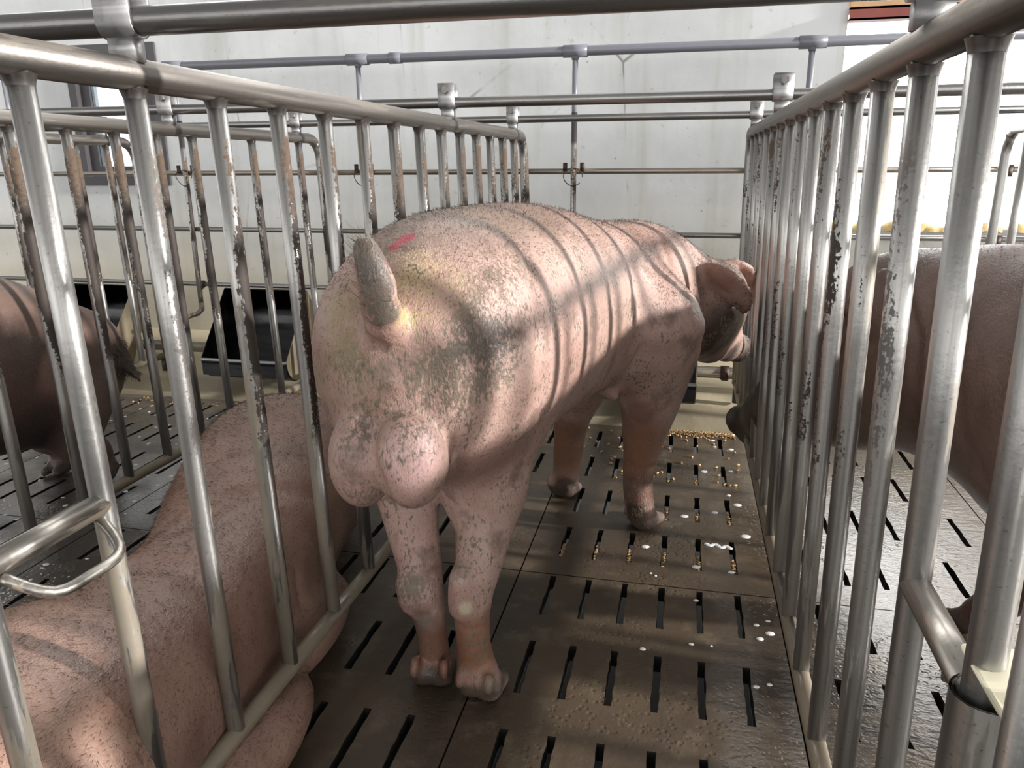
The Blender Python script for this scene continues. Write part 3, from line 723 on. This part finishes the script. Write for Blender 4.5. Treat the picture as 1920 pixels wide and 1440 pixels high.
PL, fL = panel(.0, .0355, .0158, 'left steel partition with tan crust, between the lying tan pig and the standing pink pig', M_steel)
PR, fR = panel(1.077, 1.0967, -.001, 'right steel partition whose bars crowd together behind the pink pig\'s head', M_steel_r)
P2, f2 = panel(-1.035, -1.0, .0158, 'rusty steel partition beyond the lying tan pig, in front of the two feed troughs', M_steel_rust, 0, False)
P3, f3 = panel(-2.085, -2.05, .0158, 'farthest rusty steel partition, ending in front of the small dark window', M_steel_rust, 2, False)
P4, f4 = panel(2.09, 2.09, -.001, 'partition at the right edge, behind the dark brown pig, against the bright opening', M_post, 0, False, railmat=M_clean)
# loop handle on the left latch rail
hp = [(.035, .82, .70), (.075, .80, .685), (.10, .775, .675), (.10, .73, .672), (.085, .68, .672), (.04, .655, .70)]
hp = [tuple(v) for v in cr(hp, 4)]
rel(MB().tube(hp, .0075, 12), PL).build('handle', M_low, PL)
# socket tube, cream insert and bracing stub on the right latch post
sx, sy = 1.085, YS[0]
so = MB(); so.tube([(sx+.006, sy-.004, HB), (sx+.004, sy-.004, .728)], .0285, 24, False); so.tube([(sx+.004, sy-.004, .728), (sx+.006, sy-.004, HB)], .0262, 24, False)
rel(so, PR).build('socket_tube', M_post, PR)
cw = MB(); cw.add([(sx-.014,sy-.034,.756),(sx+.036,sy-.030,.756),(sx+.036,sy+.02,.762),(sx-.016,sy+.02,.762),(sx+.022,sy-.036,.700),(sx+.036,sy-.030,.706),(sx+.036,sy+.02,.745),(sx-.012,sy+.02,.75)],
    [(0,1,2,3),(0,4,5,1),(1,5,6,2),(2,6,7,3),(3,7,4,0),(4,7,6,5)])
rounded(rel(cw, PR).build('insert', M_cream, PR, smooth=False), .005, 3)['label'] = 'cream plastic wedge in the socket'
rel(MB().tube([(1.08, .70, .70), (1.13, .66, .705)], .010, 12), PR).build('brace', M_post, PR)
# the nearer gate bar at the right edge of the picture
gb = empty('gate_post', (1.085, .545, 0)); tag(gb, 'smooth steel post cut off by the right edge, nearest the viewer', 'post')
rel(MB().tube([(1.087, .545, 0), (1.083, .545, .6), (1.078, .545, 1.282)], .0165, 20), gb).build('tube', M_post, gb)
rel(MB().tube([(1.087, .545, 0), (1.087, .545, .02)], .03, 20), gb).build('base', M_clean, gb)
# ---------------------------------------------------------------- cross bars with clamps on top of the partitions
def crossbar(Y, r, xs, label, x0=-4.0, x1=3.6, z=HT+.0235, cs=1.0):
    zc = z+r+.026*cs; root = empty('cross_bar', (0, Y, zc)); tag(root, label, 'bar', 'steel bars running across the partitions')
    rel(MB().tube([(x0, Y, zc), (0, Y, zc), (x1, Y, zc)], r, 20), root).build('tube', M_clean, root)
    for x in xs:
        m = MB(); h = .028*cs; R = r+.004
        pts = []
        # strap: a U bent under the bar, with two ears above
        n = 10; prof = [(-R-.002, r+.042*cs)]+[(-R*math.cos(math.pi*k/n), -R*math.sin(math.pi*k/n)) for k in range(n+1)]+[(R+.002, r+.042*cs)]
        prof2 = [(-R+.005, r+.042*cs)]+[(-(R-.005)*math.cos(math.pi*k/n), -(R-.005)*math.sin(math.pi*k/n)) for k in range(n+1)]+[(R-.005, r+.042*cs)]
        V = []; K = len(prof)
        for s in (-h, h):
            for (a, b) in prof: V.append((x+s, Y+a, zc+b))
            for (a, b) in prof2: V.append((x+s, Y+a, zc+b))
        F = []
        for k in range(K-1):
            F.append((k, k+1, 2*K+k+1, 2*K+k)); F.append((K+k+1, K+k, 3*K+k, 3*K+k+1)); F.append((K+k, K+k+1, k+1, k)); F.append((2*K+k, 2*K+k+1, 3*K+k+1, 3*K+k))
        F.append((0, 2*K, 3*K, K)); F.append((K-1, 2*K-1, 4*K-1, 3*K-1))
        m.add(V, F)
        m.box((x-h*.75, Y-.012, HT+.016), (x+h*.75, Y+.012, zc-R+.002))
        c = rel(m, root).build('clamp', M_zinc, root)
        b = MB(); zb_ = zc+r+.022*cs; b.tube([(x, Y-R-.008, zb_), (x, Y+R+.008, zb_)], .007*cs, 10)
        b.tube([(x, Y-R-.014, zb_), (x, Y-R-.003, zb_)], .0125*cs, 6); b.tube([(x, Y+R+.003, zb_), (x, Y+R+.012, zb_)], .0125*cs, 6)
        flat_faces(rel(b, root).build('bolt', M_post, c))
    return root
xl = lambda Y: .0158*Y
crossbar(1.035, .0195, (xl(1.035), 1.076), 'thick grey bar across the top of the picture, clamped nearest the viewer')
crossbar(2.52, .0165, (xl(2.52)-1.035, xl(2.52), 1.0745), 'middle cross bar of the three clamped on top of the partitions')
crossbar(3.43, .0150, (xl(3.43)-2.085, xl(3.43)-1.035, xl(3.43), 1.0735), 'thin cross bar clamped close to the rounded partition ends', cs=.9)
# ---------------------------------------------------------------- rails closing the front of the stalls
YF = 3.668
def front_rail(z, r, mat, label, y=YF, brackets=()):
    root = empty('front_rail', (0, y, z)); tag(root, label, 'rail', 'rails along the wall end of the stalls')
    rel(MB().tube([(-4.0, y, z), (0, y, z), (3.6, y, z)], r, 16), root).build('tube', mat, root)
    for x in brackets:
        m = MB(); m.tube([(x-.02, y, z), (x+.02, y, z)], r+.006, 14); m.box((x-.016, y-r-.008, z-.03), (x+.016, y-r-.002, z+.012)); m.tube([(x, y-r-.01, z-.022), (x, y+r+.006, z-.022)], .006, 8)
        rel(m, root).build('clip', M_wire, root)
    return root
M_rr = steel('brown_front_rail', 1.0, 0, (.30, .27, .24), .4, 'x')
front_rail(1.14, .0130, M_rr, 'brownish horizontal rail crossing behind the pink pig\'s back, highest on the wall side', YF+.018, (1.10, 2.12))
front_rail(.851, .0125, M_clean, 'grey horizontal rail meeting the pink pig\'s neck, second from top', YF+.018, (1.10, 2.12))
front_rail(.556, .0125, M_clean, 'thin rail just above the feed troughs', YF+.018, (-1.757,))
front_rail(.195, .0285, M_thick, 'thick low pipe carrying the feed troughs', YF+.03, (1.04,))
# ---------------------------------------------------------------- water line and its drinkers
PX = [-2.79, -1.757, -.757, .291, 1.298, 2.32]
wp = empty('water_pipe', (0, YF, 1.66)); tag(wp, 'long grey plastic water pipe running along the wall above the stalls', 'pipe')
rel(MB().tube([(-4.0, YF, 1.66), (0, YF, 1.66), (3.6, YF, 1.66)], .0215, 20), wp).build('tube', M_pvc, wp)
for x in PX:
    m = MB().tube([(x-.055, YF, 1.66), (x+.055, YF, 1.66)], .027, 20); m.tube([(x, YF, 1.66), (x, YF, 1.625)], .017, 14)
    rel(m, wp).build('tee', M_pvc, wp)
for x in (-.565, 1.72): rel(MB().tube([(x-.03, YF, 1.66), (x+.03, YF, 1.66)], .0258, 20), wp).build('coupling', M_pvc, wp)
M_dp = steel('drinker_steel', .8, 1.1, (.42, .41, .40), .4)
where = ['drinker pipe behind the rusty bars at the small dark window\'s left', 'drinker pipe with bent nipple left of the nearer black feed trough', 'drinker pipe behind the left partition, above the pink pig\'s rump',
         'drinker pipe rising behind the middle of the pink pig\'s back', 'short visible grey drop pipe beside the bright opening, left of the near right bars', 'drinker pipe in front of the bright opening']
for x, lb in zip(PX, where):
    dr = empty('drinker_pipe', (x, YF, .4)); tag(dr, lb, 'pipe', 'water pipes dropping to the stalls')
    rel(MB().tube([(x, YF, 1.63), (x, YF, 1.27)], .0125, 14), dr).build('plastic_drop', M_pvc, dr)
    rel(MB().tube([(x, YF-.002, 1.40), (x, YF-.002, .8), (x, YF-.002, .45)], .0135, 14), dr).build('steel_tube', M_dp, dr)
    rel(MB().tube([(x, YF, .46), (x, YF-.004, .42), (x-.012, YF-.02, .40), (x-.05, YF-.10, .385)], [.015, .016, .014, .012], 12), dr).build('nipple', M_dp, dr)
    w_ = MB().tube([(x+.04*math.cos(a)*1.1, YF-.02+.012*math.sin(2*a), 1.115+.04*math.sin(a)) for a in np.linspace(0, 5.6, 22)], .0022, 6)
    w_.box((x-.05, YF-.002, 1.14), (x-.03, YF+.004, 1.18)); w_.box((x+.03, YF-.002, 1.14), (x+.05, YF+.004, 1.18))
    rel(w_, dr).build('wire_tie', M_wire, dr)
# ---------------------------------------------------------------- feed troughs
def trough(x0, x1, label):
    root = empty('feed_trough', ((x0+x1)/2, YF-.03, .1)); tag(root, label, 'trough', 'stainless feed troughs on the low pipe')
    yl, zl = YF-.28, .215
    yb = YF-.005   # back sheet stands just in front of the upper rail
    prof = [(yl, zl), (yl+.01, zl-.05), (yl+.05, zl-.10), (yl+.11, zl-.115), (yl+.19, zl-.09), (YF-.03, .232), (YF+.045, .32), (YF+.065, .42), (YF+.02, .505), (yb, .54)]
    prof = cr(prof, 3).tolist(); th = .004
    V = []; F = []; K = len(prof)
    for x in (x0, x1):
        for i, (a, b) in enumerate(prof): V.append((x, a, b))
        for i, (a, b) in enumerate(prof):
            p = prof[max(i-1, 0)]; q = prof[min(i+1, K-1)]; d = Vector((0, q[0]-p[0], q[1]-p[1])).normalized()
            V.append((x, a+d.z*-th*-1, b-d.y*th))
    for k in range(K-1):
        F.append((k, k+1, 2*K+k+1, 2*K+k)); F.append((K+k, 3*K+k, 3*K+k+1, K+k+1))
    F += [(0, 2*K, 3*K, K), (K-1, 2*K-1, 4*K-1, 3*K-1)]
    rel(MB().add(V, F), root).build('pan', M_stainless, root)
    for x, s in ((x0, -1), (x1, 1)):
        m = MB(); pts = [(a, b) for a, b in prof]
        front = [(yb+.0, .545), (yl, zl)]
        V = [(x, a, b) for a, b in pts]+[(x+s*.004, a, b) for a, b in pts]; n = len(pts)
        F = [tuple(range(n)), tuple(range(2*n-1, n-1, -1))]+[(k, n+k, n+(k+1) % n, (k+1) % n) for k in range(n)]
        m.add(V, F); rel(m, root).build('side_plate', M_plate if s > 0 else M_stainless, root, smooth=False)
    rel(MB().box((x0, yl-.006, zl-.006), (x1, yl+.004, zl+.004)), root).build('lip', M_zinc, root, smooth=False)
    rel(MB().box((x0, yl-.001, zl-.085), (x1, yl+.003, zl-.004)), root).build('front_sheet', M_stainless, root, smooth=False)
    return root
trough(-1.60, -1.12, 'black stainless feed trough nearest the pink pig\'s rump, seen between the left bars')
trough(-2.62, -2.17, 'feed trough behind the chestnut pig, farthest left')
trough(.46, .90, 'feed trough almost hidden behind the pink pig\'s chest, its edge showing under the jaw')
# ---------------------------------------------------------------- animals
def smooth_mesh(name, V, Q, mat, parent=None):
    me = bpy.data.meshes.new(name); me.from_pydata(V.tolist(), [], Q.tolist()); me.update()
    me.polygons.foreach_set('use_smooth', [True]*len(me.polygons)); me.materials.append(mat)
    o = bpy.data.objects.new(name, me); col.objects.link(o)
    if parent: o.parent = parent
    return o
def hairs(body, n, mat, length, pick, rnd, lean, thick=.0006):
    """tapering bristles rooted on the skin; pick(p, normal) gives the chance and length factor of a hair there"""
    me = body.data; N = len(me.polygons)
    cen = np.zeros(N*3); nor = np.zeros(N*3); me.polygons.foreach_get('center', cen); me.polygons.foreach_get('normal', nor)
    cen = cen.reshape(-1, 3); nor = nor.reshape(-1, 3); wgt = pick(cen, nor); p = wgt/wgt.sum()
    idx = rnd.choice(N, n, p=p); mb_v = []; mb_f = []
    L = np.array(lean, float)
    for i in idx:
        c = cen[i]+rnd.uniform(-.006, .006, 3); nn = nor[i]; c = c-nn*((c-cen[i])@nn)-nn*.001
        d = nn*.55+(L-nn*(L@nn))*.9+rnd.normal(0, .22, 3); d /= np.linalg.norm(d)
        l = length*rnd.uniform(.5, 1.25)*(.5+.5*min(1, wgt[i])); s = np.cross(d, rnd.normal(0, 1, 3)); s /= np.linalg.norm(s)+1e-9; t = np.cross(d, s)
        mid = c+d*l*.55; tip = c+d*l+L*l*.15-nn*l*.12; k = len(mb_v)
        for a in (0, 2.1, 4.2): mb_v.append(tuple(c+(s*math.cos(a)+t*math.sin(a))*thick))
        for a in (0, 2.1, 4.2): mb_v.append(tuple(mid+(s*math.cos(a)+t*math.sin(a))*thick*.7))
        mb_v.append(tuple(tip))
        for a in range(3):
            b = (a+1) % 3; mb_f.append((k+a, k+b, k+3+b, k+3+a)); mb_f.append((k+3+a, k+3+b, k+6))
    m = MB(); m.v = mb_v; m.f = mb_f; o = m.build('bristles', mat, body); o['kind'] = 'stuff'; return o
rs = np.random.RandomState(4)
V, Q = main_pig()
H = hitter(V)
M_pink = skin('pink_boar_skin', PINK_A, PINK_B, patches=[
    (H(760,620), .26, (.27,.225,.155), .42), (H(930,700), .24, (.26,.215,.16), .38), (H(915,635), .12, (.045,.04,.033), 1.2), (H(850,730), .18, (.105,.09,.065), .75), (H(900,540), .17, (.14,.105,.075), .66), (H(960,470), .16, (.14,.09,.065), .7),
    (H(645,650), .10, (.20,.16,.075), 1.0), (H(630,590), .13, (.30,.235,.13), .9), (H(600,720), .10, (.28,.22,.14), .7), (H(680,720), .13, (.20,.165,.11), .6), (H(790,520), .15, (.46,.36,.20), .75), (H(760,580), .07, (.40,.34,.14), .8),
    (H(708,540), .06, (.13,.115,.10), 1.3), (H(695,480), .07, (.07,.065,.055), 1.4), (H(720,590), .05, (.12,.11,.09), 1.2),
    (H(900,395), .20, (.17,.105,.07), .85), (H(1010,400), .2, (.17,.10,.07), .75), (H(1120,440), .2, (.20,.12,.085), .6), (H(1200,440), .2, (.2,.11,.08), .7),
    (H(650,840), .07, (.13,.11,.085), .7), (H(690,930), .08, (.16,.13,.10), .6), (H(690,800), .05, (.08,.07,.06), .7), (H(860,1070), .06, (.2,.18,.14), .7), (H(770,1100), .06, (.15,.13,.09), .9),
    (H(800,1170), .07, (.17,.155,.13), .8), (H(760,850), .09, (.25,.19,.15), .45), (H(1290,560), .12, (.15,.115,.085), .7), (H(800,900), .06, (.3,.2,.17), .4), (H(870,800), .10, (.13,.11,.085), .45)],
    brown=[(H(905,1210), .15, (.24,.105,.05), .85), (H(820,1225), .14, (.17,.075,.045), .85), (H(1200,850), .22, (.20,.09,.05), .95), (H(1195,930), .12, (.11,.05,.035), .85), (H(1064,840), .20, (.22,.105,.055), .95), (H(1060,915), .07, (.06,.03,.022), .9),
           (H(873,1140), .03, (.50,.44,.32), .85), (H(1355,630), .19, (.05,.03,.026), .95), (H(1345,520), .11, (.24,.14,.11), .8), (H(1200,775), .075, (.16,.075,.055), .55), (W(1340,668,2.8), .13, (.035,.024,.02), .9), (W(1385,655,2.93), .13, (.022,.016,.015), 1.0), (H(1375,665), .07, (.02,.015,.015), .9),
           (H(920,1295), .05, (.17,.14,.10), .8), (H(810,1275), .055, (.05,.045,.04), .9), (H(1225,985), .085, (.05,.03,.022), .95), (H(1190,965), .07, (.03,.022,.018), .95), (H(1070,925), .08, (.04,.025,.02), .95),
           (H(775,860), .10, (.58,.38,.36), .9), (H(1240,480), .2, (.28,.14,.10), .5)],
    speck=.6, red=(H(762,446), H(742,462), .030), ztop=(.965, 1.075, (.13,.08,.055), .9))
pig = smooth_mesh('pig', V, Q, M_pink); tag(pig, 'dirty pink boar standing with its rump to the viewer, red mark on its back', 'pig', 'boars in the stalls')
hairs(pig, 13000, M_hair, .014, lambda c, n: np.clip(n[:, 2]-.35, 0, 1)*1.6*(c[:, 2] > .8)+.10, rs, (-.15, -.75, -.5), .00045)
def tailw(c, n):
    a = np.array(W(706,540,1.18)); b = np.array(W(684,463,1.17)); d = np.minimum(np.linalg.norm(c-a, axis=1), np.linalg.norm(c-b, axis=1)); return (d < .055)*1.0+1e-9
hairs(pig, 110, M_hair, .035, tailw, rs, (-.6, -.1, .5), .0003)
V, Q = lying_pig()
pig2 = smooth_mesh('pig', V, Q, M_tan); tag(pig2, 'tan boar lying down in the stall left of the pink boar', 'pig', 'boars in the stalls')
hairs(pig2, 15000, M_hair, .015, lambda c, n: np.clip(n[:, 2]+.3, 0, 1)*(c[:, 1] > .6)+1e-9, rs, (-.1, -.8, -.2), .00045)
V, Q = left_pig()
pig3 = smooth_mesh('pig', V, Q, M_brown2); tag(pig3, 'chestnut brown boar at the left edge with a dark swishing tail', 'pig', 'boars in the stalls')
hairs(pig3, 500, M_hair, .022, lambda c, n: (np.linalg.norm(c-np.array(W(232,672,2.46)), axis=1) < .09)*1.0+1e-9, rs, (.5, 0, -.7), .0008)
V, Q = right_pig()
pig4 = smooth_mesh('pig', V, Q, M_brown); tag(pig4, 'dark brown boar behind the right partition, lowering its snout to the bars', 'pig', 'boars in the stalls')
hairs(pig4, 4000, M_hair_l, .013, lambda c, n: np.clip(n[:, 2]-.3, 0, 1)*(c[:, 2] > .7)+1e-9, rs, (.3, -.8, -.3), .0005)
# ---------------------------------------------------------------- feed crumbs and froth on the floor
def crumbs():
    m = MB(); r = random.Random(11)
    def pel(x, y, z, s):
        a = r.uniform(0, math.pi); d = Vector((math.cos(a), math.sin(a), r.uniform(-.1, .1)))*s*r.uniform(.8, 1.5)
        m.tube([(x-d.x, y-d.y, z), (x, y, z+.0005), (x+d.x, y+d.y, z)], [s*.6, s*.75, s*.55], 6)
    for _ in range(420): pel(r.uniform(.62, 1.08), 3.36-abs(r.gauss(0, .035)), .003, .004)
    for _ in range(70): pel(r.uniform(.35, 1.08), r.uniform(2.75, 3.35), .0035, .0055)
    for _ in range(60): pel(r.uniform(-1.95, -1.1), 3.34-abs(r.gauss(0, .06)), .003, .005)
    for k in range(0, 6):
        x = .4908+.10454*k
        for j, (ya, yb) in enumerate(((2.1, 2.2), (2.43, 2.53), (2.76, 2.80))):
            if j == 0 or k > 1:
                for _ in range(26): pel(x+r.uniform(-.004, .004), r.uniform(ya, yb), -.006+r.uniform(-.003, .003), .0045)
    return m.build('feed_pellets', M_pellet)
tag(crumbs(), 'tan feed pellets scattered and stuck in the floor slots before the wall', 'feed', kind='stuff')
def blob(m, x, y, rx, ry, h, r):
    n = 14; V = [(x, y, h)]; F = []
    for ring, (k, z) in enumerate(((.55, .8), (.85, .45), (1, 0))):
        for i in range(n):
            a = 2*math.pi*i/n; w = 1+r.uniform(-.07, .07); V.append((x+rx*k*math.cos(a)*w, y+ry*k*math.sin(a)*w, h*z+.0002))
    for i in range(n): F.append((0, 1+i, 1+(i+1) % n))
    for q in range(2):
        for i in range(n): F.append((1+q*n+i, 1+(q+1)*n+i, 1+(q+1)*n+(i+1) % n, 1+q*n+(i+1) % n))
    m.add(V, F)
def froth():
    m = MB(); r = random.Random(2)
    spots = [(1320,884,7),(1370,884,5),(1283,968,9),(1340,961,7),(1382,947,9),(1366,929,5),(1398,1006,11),(1305,1063,9),(1371,1073,7),(1305,1126,6),(1296,1208,6),(1334,1212,3),(1229,1080,3),(1220,1075,3),
             (1418,1172,6),(1444,1188,10),(1425,1198,8),(1440,1165,5),(1418,1288,7),(1443,1284,6),(1210,1025,9),(1205,1217,7),(1335,826,6),(1372,815,7),(1370,843,6),(1340,838,4)]
    for px, py, s in spots:
        x, y, z = atZ0(px, py); d = math.dist((x, y), (.81, 0)); blob(m, x, y, s*d/1425*.95, s*d/1425*.75, .003, r)
    for i in range(14):
        x, y, z = atZ0(1325+i*3.4, 1020+math.sin(i)*2+i*.6); blob(m, x, y, .009, .007, .003, r)
    for _ in range(150):
        x, y = r.uniform(-1.95, -.95), r.uniform(1.5, 3.3); blob(m, x, y, r.uniform(.003, .011), r.uniform(.003, .010), .002, r)
    for _ in range(60):
        x, y = r.uniform(-.95, -.5), r.uniform(1.5, 3.3); blob(m, x, y, r.uniform(.003, .009), r.uniform(.003, .008), .002, r)
    return m.build('froth', M_froth)
def atZ0(px, py):
    d = FX*FPX+RX*(px-960)+UX*(720-py); t = -CAMP[2]/d[2]; return tuple(np.array(CAMP)+d*t)
tag(froth(), 'white froth spots on the wet slotted floor', 'froth', kind='stuff')
